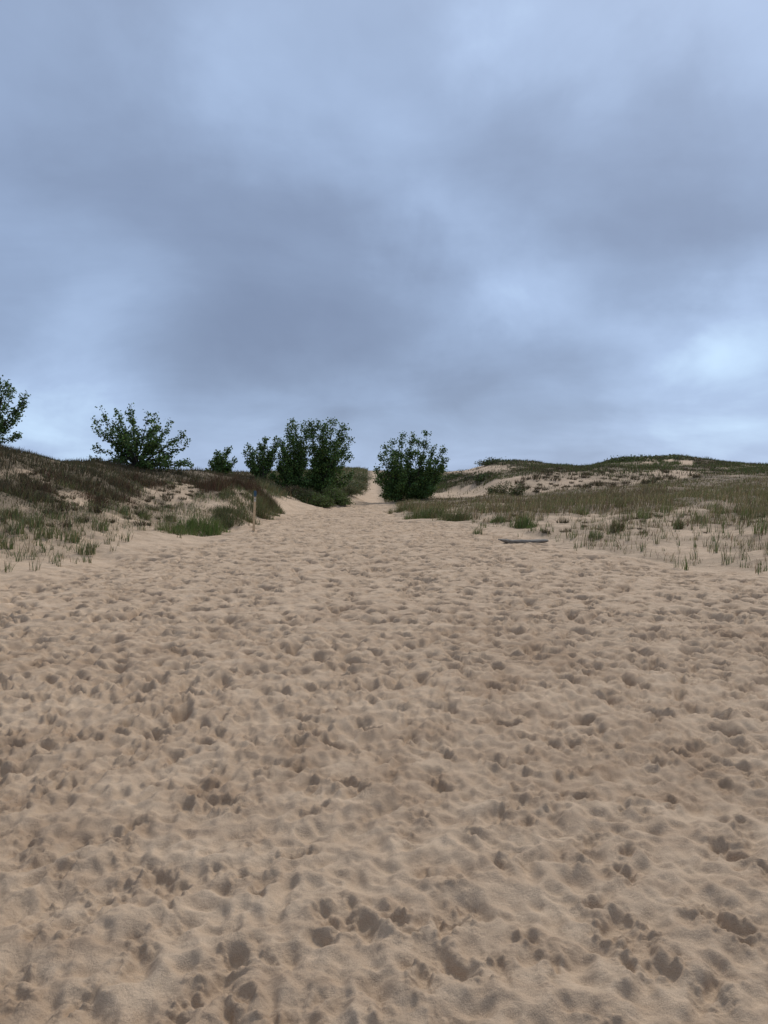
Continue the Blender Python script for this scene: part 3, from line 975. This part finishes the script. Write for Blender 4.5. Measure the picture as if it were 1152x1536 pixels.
def col_ridge(r, X, Y, cv):
    n = len(X)
    patch = np.clip(fbm(X * .15, Y * .15, 3, 151) * .7 + .5, 0, 1)
    a = pal(r, n, [4, 2, 2], [GREEN * .75, OLIVE * .9, BRIGHT * .6])
    b = pal(r, n, [3, 2, 1, 1], [DARK, DARK * 1.2, BROWN, STRAW * .6])
    return np.where((r.random(n) < patch)[:, None], a, b)


def hnoise(r, X, Y, lo, hi):
    t = np.clip(fbm(X * .8, Y * .8, 3, 161) * .5 + .5, 0, 1)
    return (lo + (hi - lo) * t) * r.uniform(.55, 1.2, len(X))


sward('slope_grass', 'thin dark and straw grass covering the dune slope behind the marker post', (-.72, -.13, 9, 58), 200000,
      lambda X, Y, c: np.where(X / Y < -.02, np.clip((c - .06) * 1.15, 0, 1) * np.interp(Y, [9, 20, 40, 58], [.8, 1, .8, .5]), 0),
      lambda r, X, Y, c: hnoise(r, X, Y, .10, .30) * (0.8 + .3 * c), col_left, 201)
sward('path_side_grass', 'grey green grass on the rise flanking the narrow end of the path', (-.17, -.022, 38, 112), 26000,
      lambda X, Y, c: np.clip(c, 0, 1) ** 1.2, lambda r, X, Y, c: hnoise(r, X, Y, .25, .55), lambda r, X, Y, c: pal(r, len(X), [3, 3, 2, 3], [BLUEGREEN * .9, OLIVE, GREEN * .8, STRAW * .8], .4), 203)
sward('flat_grass', 'tall olive and brown beach grass on the flat below the eroded sand bank', (.015, .80, 15, 62), 190000,
      lambda X, Y, c: np.clip((c - .16) * 1.15, 0, 1) ** 1.25 * np.interp(Y, [15, 26, 45, 62], [.7, .8, .85, .6]),
      lambda r, X, Y, c: hnoise(r, X, Y, .16, .60) * np.interp(Y, [20, 30, 38, 44, 55], [.7, 1, .8, .5, .5]), col_right, 205)
sward('ridge_grass', 'dark green grass and scrub on the ridge above the eroded sand bank', (.0, .62, 52, 100), 105000,
      lambda X, Y, c: np.where(Y > 50, np.clip(c, 0, 1) ** 1.2, 0), lambda r, X, Y, c: hnoise(r, X, Y, .10, .38), col_ridge, 207)
sward('plateau_grass', 'low dark grass on the far plateau behind the cottonwoods', (-.5, -.12, 58, 100), 16000,
      lambda X, Y, c: np.clip(c, 0, 1), lambda r, X, Y, c: hnoise(r, X, Y, .2, .45), lambda r, X, Y, c: pal(r, len(X), [3, 3, 1], [DARK, OLIVE * .8, BROWN]), 209)

# ---- individual tufts on open sand
def tuft_mesh(name, seed, n, h, rad, pal_w, pal_c, wmul=1.0, lean=.22, mat=None, levels=4):
    r = np.random.default_rng(seed)
    a = r.uniform(0, 2 * math.pi, n); rr = rad * np.sqrt(r.random(n))
    P = np.stack([rr * np.cos(a), rr * np.sin(a), np.full(n, -.03)], 1)
    hh = h * r.uniform(.5, 1.15, n)
    w = .010 * wmul * r.uniform(.7, 1.4, n)
    return tris_mesh(name, [blades(P, hh, w, r, lean, pal(r, n, pal_w, pal_c), levels)], mat or MAT_GRASS)


def grid_pick(n, seed, xr, fn, mind=.28):
    """scatter without crowding; fn gives the wanted probability in (px, py)"""
    r = np.random.default_rng(seed); out = []
    tries = 0
    while len(out) < n and tries < n * 60:
        tries += 1
        px = r.uniform(xr[0], xr[1]); py = r.uniform(xr[2], xr[3])
        if r.random() > fn(px, py): continue
        g = ground_hit(px, py)
        if g is None: continue
        if any((g.x - o.x) ** 2 + (g.y - o.y) ** 2 < mind ** 2 for o in out): continue
        out.append(g)
    return out


def place(meshes, name, pts, label, cat, group, seed, s0=.75, s1=1.25):
    r = np.random.default_rng(seed)
    for i, g in enumerate(pts):
        o = obj(name, meshes[int(r.integers(len(meshes)))], None, (g.x, g.y, g.z))
        o.rotation_euler = (0, 0, r.uniform(0, 6.28))
        s = r.uniform(s0, s1); o.scale = (s, s, s * r.uniform(.85, 1.15))
        tag(o, label, cat, group)


shoots = [tuft_mesh('grass_tuft', 300 + i, int(n), h, rad, [3, 3, 1, 1.8], [BLUEGREEN, GREEN * .9, OLIVE * .8, STRAW * .9], 1.35, .26)
          for i, (n, h, rad) in enumerate([(9, .27, .07), (14, .30, .10), (6, .24, .05), (20, .27, .13), (11, .33, .08), (24, .24, .15), (5, .30, .06)])]


def right_p(px, py):
    top = np.interp(px, [690, 760, 850, 1000, 1152], [775, 783, 776, 768, 772])
    bot = np.interp(px, [690, 760, 830, 900, 950, 1050, 1152], [792, 808, 826, 836, 845, 856, 868])
    if py < top or py > bot: return 0
    if 740 < px < 830 and py > 800: return .03
    t = (py - top) / (bot - top)
    return (1 - t) ** .6 * .8 + .12


def left_p(px, py):
    top = np.interp(px, [0, 150, 300, 340], [780, 775, 778, 790])
    bot = np.interp(px, [0, 100, 200, 290, 340], [872, 852, 828, 806, 796])
    if py < top or py > bot: return 0
    t = (py - top) / (bot - top)
    return .95 - .6 * t


place(shoots, 'grass_tuft', grid_pick(185, 41, (690, 1230, 765, 880), right_p),
      'small tuft of upright green beach grass on open sand around and beyond the driftwood', 'grass tuft', 'grass tufts on the open sand by the driftwood', 51)
place(shoots, 'grass_tuft', grid_pick(115, 42, (-80, 345, 772, 885), left_p, .22),
      'small tuft of green beach grass where the dark dune slope meets the sand', 'grass tuft', 'grass tufts at the foot of the dark dune slope', 52, .7, 1.15)

def make_weed(name, label, g, seed, n, rad, h, colr, wts, group):
    """mound of fine stems, each rooted on the ground under it"""
    r = np.random.default_rng(seed)
    an = r.uniform(0, 2 * math.pi, n); rr = rad * np.sqrt(r.random(n))
    P = np.stack([rr * np.cos(an), rr * np.sin(an), np.zeros(n)], 1)
    rag = fbm(P[:, 0] * 3.2 + seed, P[:, 1] * 3.2, 2, seed % 50)
    P[:, :2] *= (1 + .28 * np.sin(an * 2 + seed) + .14 * np.sin(an * 5 + seed * 2))[:, None]
    P[:, 2] = land_h(g.x + P[:, 0], g.y + P[:, 1]) - g.z - .04
    hh = h * r.uniform(.4, 1.1, n) * np.sqrt(np.clip(1.15 - (rr / rad) ** 2, .12, 1)) * (1 + .5 * rag)
    me = tris_mesh(name, [blades(P, hh, .016 * r.uniform(.5, 1.3, n), r, .45, pal(r, n, wts, colr, .3), 3)], MAT_DRY)
    o = obj(name, me, None, (g.x, g.y, g.z))
    tag(o, label, 'shrub', group)
    return o


# ---- larger single clumps
def clump(px, py, n, h, rad, cols_, wts, label, seed, lean=.25, name='grass_clump', cat='grass clump', wm=1.5, group=None):
    g = ground_hit(px, py)
    if rad > .3:
        o = make_weed(name, label, g, seed, int(n * 1.5), rad, h * 1.1, cols_, wts, group)
        o['category'] = cat
        return o
    o = obj(name, tuft_mesh(name, seed, n, h, rad, wts, cols_, wm, lean), None, (g.x, g.y, g.z))
    tag(o, label, cat, group)
    return o


clump(302, 796, 900, .52, .80, [BRIGHT, GREEN, OLIVE], [4, 2, 1], 'broad bright green grass clump at the foot of the dark slope before the marker post', 401)
clump(262, 800, 320, .36, .45, [BRIGHT, GREEN, OLIVE, STRAW], [3, 2, 1, 1], 'smaller bright green grass clump next to the broad one at the slope foot', 402)
clump(640, 777, 900, .50, .80, [GREEN, BRIGHT * .9, OLIVE, STRAW], [3, 2, 2, 1], 'long green grass clump in front of the round cottonwood, jutting into the path', 403)
clump(680, 781, 520, .48, .55, [GREEN, OLIVE, BRIGHT * .8, STRAW], [3, 2, 1, 1], 'green grass clump joining the long one, on its side away from the path', 404)
clump(604, 766, 500, .45, .60, [GREEN, OLIVE, STRAW], [3, 2, 1], 'low green grass clump under the round cottonwood at the path edge', 405)
clump(785, 791, 380, .48, .42, [BRIGHT, GREEN, OLIVE], [3, 3, 1], 'bright green grass clump behind the driftwood, the taller of two', 406)
clump(747, 783, 300, .42, .36, [GREEN, BRIGHT, OLIVE], [3, 2, 2], 'bright green grass clump behind the tip of the driftwood, the shorter of two', 407)
clump(716, 801, 60, .30, .16, [BLUEGREEN, GREEN, STRAW], [3, 2, 1], 'small spiky grass clump alone on the sand beside the path, near the driftwood tip', 408, .4)
clump(926, 797, 160, .42, .20, [OLIVE, BROWN, GREEN], [3, 2, 1], 'dark brownish grass clump on open sand, wider of two dark ones', 409)
clump(1017, 794, 120, .44, .14, [GREEN, OLIVE, BROWN], [3, 2, 1], 'dark narrow fan-shaped grass clump on open sand', 410, .4)
clump(893, 808, 140, .28, .20, [BLUEGREEN, GREEN, OLIVE], [3, 3, 1], 'low rounded grey green grass clump on open sand past the driftwood', 411)
for i, (px, py) in enumerate([(930, 760), (1000, 768), (1075, 770), (870, 772), (1120, 778), (820, 768), (1146, 800), (965, 777), (720, 765), (1050, 782)]):
    clump(px, py, 90, .45, .26, [GREEN * 1.1, BRIGHT * .9, OLIVE, STRAW], [3, 2, 2, 2], 'tall yellow green grass clump at the near edge of the brown grass flat', 430 + i, group='clumps along the edge of the grass flat')
for i, (px, py) in enumerate([(20, 800), (65, 806), (105, 812), (45, 790), (150, 795), (20, 775), (185, 772), (215, 778), (255, 782), (5, 822), (130, 830)]):
    clump(px, py, 90, .32, .20, [GREEN, BLUEGREEN, OLIVE, STRAW], [3, 2, 2, 1], 'leafy green grass clump on the lower part of the dark dune slope', 450 + i, group='green clumps on the lower dark slope')


# ---- dry weeds, brown shrubs, leafy bushes
def shrub_mesh(seed, n, rx, rz, colr, wts, twigs=40, leaf=.03):
    """a mound of fine twigs with small leaves or seed heads at their ends"""
    r = np.random.default_rng(seed)
    th = r.uniform(0, 2 * math.pi, twigs); ph = np.arccos(r.uniform(.05, 1, twigs))
    E = np.stack([rx * np.sin(ph) * np.cos(th), rx * np.sin(ph) * np.sin(th), rz * np.cos(ph) * r.uniform(.7, 1.1, twigs)], 1)
    Qs = []
    tw = Quads()
    for e in E:
        m = np.linspace(0, 1, 4)[:, None]
        p = e * m + r.normal(0, .03 * rx, (4, 3)) * m; p[0, 2] = -.03
        v, f = tube(p, np.linspace(.006, .003, 4), 3)
        tw.add(v, f, pal(r, 1, [1], [BROWN * .8])[0])
        Qs.append(p[1:])
    Pp = np.concatenate(Qs)
    P = Pp[r.integers(0, len(Pp), n)] + r.normal(0, .16 * rx, (n, 3)) * np.array([1, 1, .5])
    P[:, 2] = np.abs(P[:, 2])
    v, f, c = leaf_quads(P, leaf, r, pal(r, n, wts, colr, .35), -.2)
    return tw, (v, f, c)


def make_shrub(name, label, g, seed, n, rx, rz, colr, wts, cat, group=None, twigs=40, leaf=.03, cache={}):
    key = (seed, n, rx, rz)
    if key not in cache:
        tw, lf = shrub_mesh(seed, n, rx, rz, colr, wts, twigs, leaf)
        q = Quads(); q.add(*lf)
        cache[key] = (tw.mesh('twigs', MAT_DRY), q.mesh('foliage', MAT_LEAF, False))
    root = empty(name, (g.x, g.y, g.z))
    root.rotation_euler = (0, 0, seed * 1.3 + g.x * 3)
    tag(root, label, cat, group)
    obj('twigs', cache[key][0], root); obj('foliage', cache[key][1], root)
    return root


# low dark cushions on bare sand
cush = [tuft_mesh('dry_weed', 500 + i, 90, .10 + .02 * i, .09 + .025 * i, [3, 3, 2, 1], [DARK, BROWN, OLIVE * .7, STRAW * .5], 1.5, .75, MAT_DRY) for i in range(4)]


def ell_p(ells):
    def f(px, py):
        return max(a if ((px - x) / rx) ** 2 + ((py - y) / ry) ** 2 < 1 else 0 for (x, y, rx, ry, a) in ells)
    return f


place(cush, 'dry_weed', grid_pick(70, 61, (0, 400, 700, 800), ell_p([(255, 738, 50, 24, 1), (110, 750, 50, 22, .8), (40, 720, 60, 16, .5), (60, 780, 70, 14, .4), (200, 775, 60, 14, .5), (330, 735, 40, 10, .5)]), .3),
      'low dark brown weed cushion on a bare sand patch of the dark dune slope', 'weed', 'weed cushions on the dark dune slope', 62, .7, 1.5)
place(cush, 'dry_weed', grid_pick(85, 63, (690, 1090, 700, 740), ell_p([(860, 718, 60, 16, 1), (940, 714, 60, 16, 1), (1010, 713, 50, 10, .7), (790, 728, 50, 10, .5), (740, 733, 50, 8, .15)]), .5),
      'dark weed clump dotted over the eroded sand bank below the ridge', 'weed', 'weed clumps on the eroded bank', 64, .7, 3.0)
place(cush, 'dry_weed', grid_pick(40, 65, (760, 1150, 768, 800), lambda a, b: 1, .5),
      'low withered weed on the sand between the beach grass tufts', 'weed', 'withered weeds between the grass tufts', 66, .6, 1.2)

# brown shrubs on the dark slope
SH = [RUST, BROWN, DARK, STRAW * .6]
for i, (px, py, rx, rz) in enumerate([(322, 733, .85, .62), (345, 728, .9, .66), (372, 734, .95, .72), (392, 742, .7, .6)]):
    g = ground_hit(px, py)
    make_weed('dry_shrub', ['rust brown shrub below the smallest cottonwood', 'wide rust brown shrub between the smallest and the slim cottonwood', 'rust brown shrub straight behind the blue capped marker post',
                             'dark brown shrub at the bank edge, on the path side of the marker post'][i], g, 520 + i, 1300, rx * .95, rz * .9, SH + [OLIVE * .8], [4, 3, 1.0, .8, 1.5], 'brown shrubs on the bank by the marker post')
for i, (px, py) in enumerate([(135, 735), (172, 748), (150, 756), (20, 742), (55, 734), (232, 728), (290, 726), (205, 722), (95, 722), (182, 730)]):
    g = ground_hit(px, py)
    make_weed('dry_shrub', 'soft reddish brown weed mound among the dark grass of the dune slope', g, 540 + i, 900, .62, .30, SH, [3, 3, 2, 1], 'brown weed mounds on the dark slope')
# bank edge bushes
BANK = [(360, 775, .55, .5, 'grey green bush hanging over the sand bank, on the slope side of the marker post'), (341, 770, .6, .45, 'dull green bush at the bank edge between the bright grass and the marker post'),
        (398, 766, .6, .55, 'dark green bush spilling down the bank just past the marker post'), (413, 769, .45, .38, 'dark bush at the end of the bank where the bare sand gap opens'),
        (352, 752, .7, .45, 'olive bush on top of the bank behind the marker post'), (385, 757, .6, .5, 'shadowy green bush right behind the marker post'),
        (338, 784, .45, .42, 'low green bush at the slope foot next to the broad bright grass clump'), 
        (391, 773, .45, .45, 'dark drooping bush at the bank foot just past the marker post'),
        (406, 760, .5, .45, 'dark olive bush on the bank shoulder beside the bare sand gap')]
for i, (px, py, rx, rz, lb) in enumerate(BANK):
    g = ground_hit(px, py)
    make_weed('bank_bush', lb, g, 560 + i, 800, rx * 1.0, rz * 1.05, [GREEN * .95, OLIVE * .95, DARK * 1.4, BLUEGREEN * .9, STRAW * .8], [3, 2, 1.2, 2, 1.6], None)
SIDE = [(455, 752, .8, .62, 'dark leafy bush below the big cottonwood pair'), (470, 757, .7, .60, 'mid green bush at the sand edge below the big cottonwood pair'), (484, 760, .65, .60, 'green bush with its foot in the sand at the path edge'),
        (498, 752, .85, .80, 'bright leafy green bush between the big cottonwood pair and the path'), (512, 757, .60, .55, 'bright leafy green bush nearest the narrow part of the path'),
        (436, 742, .8, .50, 'brownish bush in front of the thin sapling'), (520, 742, 1.0, .8, 'grey green bush up the rise past the bright leafy ones'),
        (533, 735, 1.0, .85, 'pale green bush halfway up the rise, beside the sandy path'), (540, 722, 1.3, .9, 'grey green bush high on the rise beside the sandy path')]
for i, (px, py, rx, rz, lb) in enumerate(SIDE):
    g = ground_hit(px, py)
    pc = [BRIGHT * .9, GREEN * .85, DARK * 1.4] if i in (1, 2, 3, 4) else ([BROWN, OLIVE, DARK] if i == 5 else [BLUEGREEN * .75, OLIVE, GREEN * .7])
    if i == 0: pc = [GREEN * .5, DARK, BRIGHT * .5]
    make_shrub('leafy_bush', lb, g, 580 + i, 3200, rx, rz, pc, [3, 2, 1.5], 'bush', None, 70, .06)
RID = [(744, 694, 1.6, .9, 'dark green bush on the rounded top of the grassy ridge'), (958, 691, 2.2, .9, 'wide dark green bush on the highest ridge, beside the bare streaks'), (935, 692, 1.6, .7, 'dark green bush adjoining the wide one on the highest ridge'),
       (1003, 689, 1.5, .7, 'dark bush between the bare sand streaks of the highest ridge'), (673, 720, 1.1, .8, 'dark green bush behind the round cottonwood'), (684, 716, 1.0, .8, 'dark bush on the ridge flank near the pale bare crest'),
       (712, 717, .9, .6, 'small dark bush above the eroded bank, upper of two'), (730, 716, .9, .7, 'small dark bush above the eroded bank, beside the pale sand patch')]
for i, (px, py, rx, rz, lb) in enumerate(RID):
    g = ground_hit(px, py) or at(px, py, 76)
    g.z -= .25
    make_shrub('ridge_bush', lb, g, 600 + i, 2200, rx, rz * .62, [GREEN * .7, DARK * 1.1, BRIGHT * .6], [3, 2, 1], 'bush', None, 60, .12)
for i, (px, py) in enumerate([(752, 742), (775, 743), (738, 741)]):
    g = ground_hit(px, py)
    make_shrub('leafy_bush', ['olive bush at the foot of the eroded bank, largest of three', 'small olive bush at the foot of the eroded bank, beside the weed dotted part', 'small olive bush at the foot of the eroded bank, beside the smooth sand'][i], g, 620 + i, 900,
               [.75, .5, .4][i], [.85, .7, .5][i], [OLIVE, GREEN * .7, DARK], [3, 2, 1], 'bush', None, 50, .07)

# ------------------------------------------------------------------ marker post
def box_mesh(name, sx, sy, z0, z1, mat, bev=.006, top=1.0):
    import bmesh
    bm = bmesh.new()
    bmesh.ops.create_cube(bm, size=1)
    for v in bm.verts:
        k = top if v.co.z > 0 else 1.0
        v.co.x *= sx * k; v.co.y *= sy * k; v.co.z = z0 if v.co.z < 0 else z1
    bmesh.ops.bevel(bm, geom=bm.edges[:], offset=bev, segments=2, affect='EDGES')
    me = bpy.data.meshes.new(name); bm.to_mesh(me); bm.free()
    me.materials.append(mat)
    return me


def flat_mat(name, c, rough=.6):
    M = MatB(name)
    n1 = M.n('ShaderNodeTexNoise', Scale=40.0, Detail=5.0); tcn = M.n('ShaderNodeTexCoord'); M.l(tcn.outputs['Object'], n1.inputs['Vector'])
    v = M.ramp(n1.outputs[0], [(0.3, .75), (0.7, 1.1)])
    M.l(M.mix(1.0, c, v, 'MULTIPLY'), M.b.inputs['Base Color'])
    M.b.inputs['Roughness'].default_value = rough
    return M.m


g = at(380.5, 798, 22.6)
gz = float(land_h(g.x, 22.6))
post = empty('marker_post', (g.x, 22.6, gz))
post.rotation_euler = (math.radians(1.0), math.radians(2.6), math.radians(14))
tag(post, 'slim square timber trail marker post with a blue cap standing in the sand', 'post')
obj('post_shaft', box_mesh('post_shaft', .070, .070, -.35, 1.10, MAT_POST), post)
obj('blue_cap', box_mesh('blue_cap', .082, .082, 1.02, 1.21, flat_mat('blue_paint', (.030, .080, .130), .5), .012), post)
pl = obj('label_plate', box_mesh('label_plate', .052, .004, .89, 1.005, flat_mat('white_plate', (.52, .50, .42)), .001), post)
pl.location = (0, -.0375, 0)
mk = obj('dark_mark', box_mesh('dark_mark', .022, .003, .94, .972, flat_mat('dark_print', (.05, .04, .04)), .001), pl)
mk.location = (0, -.0035, 0)
for zz in (.62, .40, .34):
    nl = obj('knot', box_mesh('knot', .014, .004, zz - .008, zz + .008, flat_mat('knot_dark', (.06, .035, .02)), .0015), post)
    nl.location = (.012 * (1 if zz > .5 else -1), -.0355, 0)

# ------------------------------------------------------------------ driftwood
def driftwood():
    r = np.random.default_rng(77)
    a = at(747.5, 811, 18.3); b = at(821.5, 813.5, 18.6)
    n = 40; sides = 14
    t = np.linspace(0, 1, n)
    z0 = float(land_h((a.x + b.x) / 2, 18.4))
    ln = b.x - a.x
    cxs = a.x + ln * t; cys = 18.3 + .3 * t + .05 * np.sin(t * 5)
    rad = .050 * np.clip(np.minimum(t / .16, 1) * .65 + .35, 0, 1) * np.where(t > .93, 1 - (t - .93) / .07 * .45, 1)
    rad = rad * (1 + .03 * np.sin(t * 17))
    cz = z0 + .034 + .065 * np.clip(1 - t / .30, 0, 1) ** 1.4 + .012 * np.clip((t - .7) / .3, 0, 1)
    ang = np.linspace(0, 2 * math.pi, sides, endpoint=False)
    V = []
    for i in range(n):
        for k, an in enumerate(ang):
            rr = rad[i] * (1 + .16 * vnoise(np.array(k * 1.3), np.array(i * .12), 7) + .05 * r.normal())
            V.append((cxs[i], cys[i] + 1.35 * rr * math.cos(an), cz[i] + .92 * rr * math.sin(an)))
    V = np.array(V)
    idx = np.arange(n * sides).reshape(n, sides); nx = np.roll(idx, -1, 1)
    f = np.stack([idx[:-1], nx[:-1], nx[1:], idx[1:]], -1).reshape(-1, 4)
    V = np.vstack([V, [[cxs[0] - .02, cys[0], cz[0] + .008], [cxs[-1] + .015, cys[-1], cz[-1]]]])
    fl = list(f.reshape(-1)); tot = [4] * len(f)
    for k in range(sides):
        fl += [idx[0, (k + 1) % sides], idx[0, k], n * sides]; tot.append(3)
        fl += [idx[-1, k], idx[-1, (k + 1) % sides], n * sides + 1]; tot.append(3)
    c = V.mean(0); c[2] = z0
    me = mesh_np('driftwood_log', V - c, np.array(fl), np.array(tot), MAT_DRIFT, None, True)
    o = obj('driftwood_log', me, None, tuple(c))
    tag(o, 'weathered grey driftwood log lying on the sand with one upturned tip', 'driftwood')


driftwood()

# ------------------------------------------------------------------ dead grass litter between the tufts
def litter():
    r = np.random.default_rng(701)
    n = 26000
    Y = 11 * (40 / 11) ** r.random(n); X = r.uniform(-.66, .66, n) * Y
    Z = land_h(X, Y); cv = cover(X, Y, Z)
    k = r.random(n) < np.where(cv > .03, np.interp(cv, [.03, .15, .6, 1], [.05, .5, .8, .4]), 0)
    X, Y = X[k], Y[k]; n = len(X)
    th = r.uniform(0, math.pi, n); ln = r.uniform(.05, .22, n); w = np.maximum(.005, .00045 * Y)
    dx, dy = np.cos(th) * ln * .5, np.sin(th) * ln * .5
    px_, py_ = -np.sin(th) * w * .5, np.cos(th) * w * .5
    hh = lambda a, b: land_h(a, b) + micro(a, b)[0] + .012
    A = np.stack([X - dx, Y - dy, hh(X - dx, Y - dy)], 1); B = np.stack([X + dx, Y + dy, hh(X + dx, Y + dy) + r.uniform(0, .03, n)], 1)
    o_ = np.stack([px_, py_, 0 * px_], 1)
    V = np.stack([A - o_, A + o_, B], 1).reshape(-1, 3)
    c = np.repeat(pal(r, n, [3, 2, 2], [STRAW * .8, BROWN * 1.2, DARK * 1.5], .35), 3, 0)
    me = mesh_np('dead_grass_litter', V, np.arange(n * 3), np.full(n, 3), MAT_DRY, c, False)
    tag(obj('dead_grass_litter', me), 'scattered straw and brown bits of dead grass on the sand', 'litter', kind='stuff')


litter()
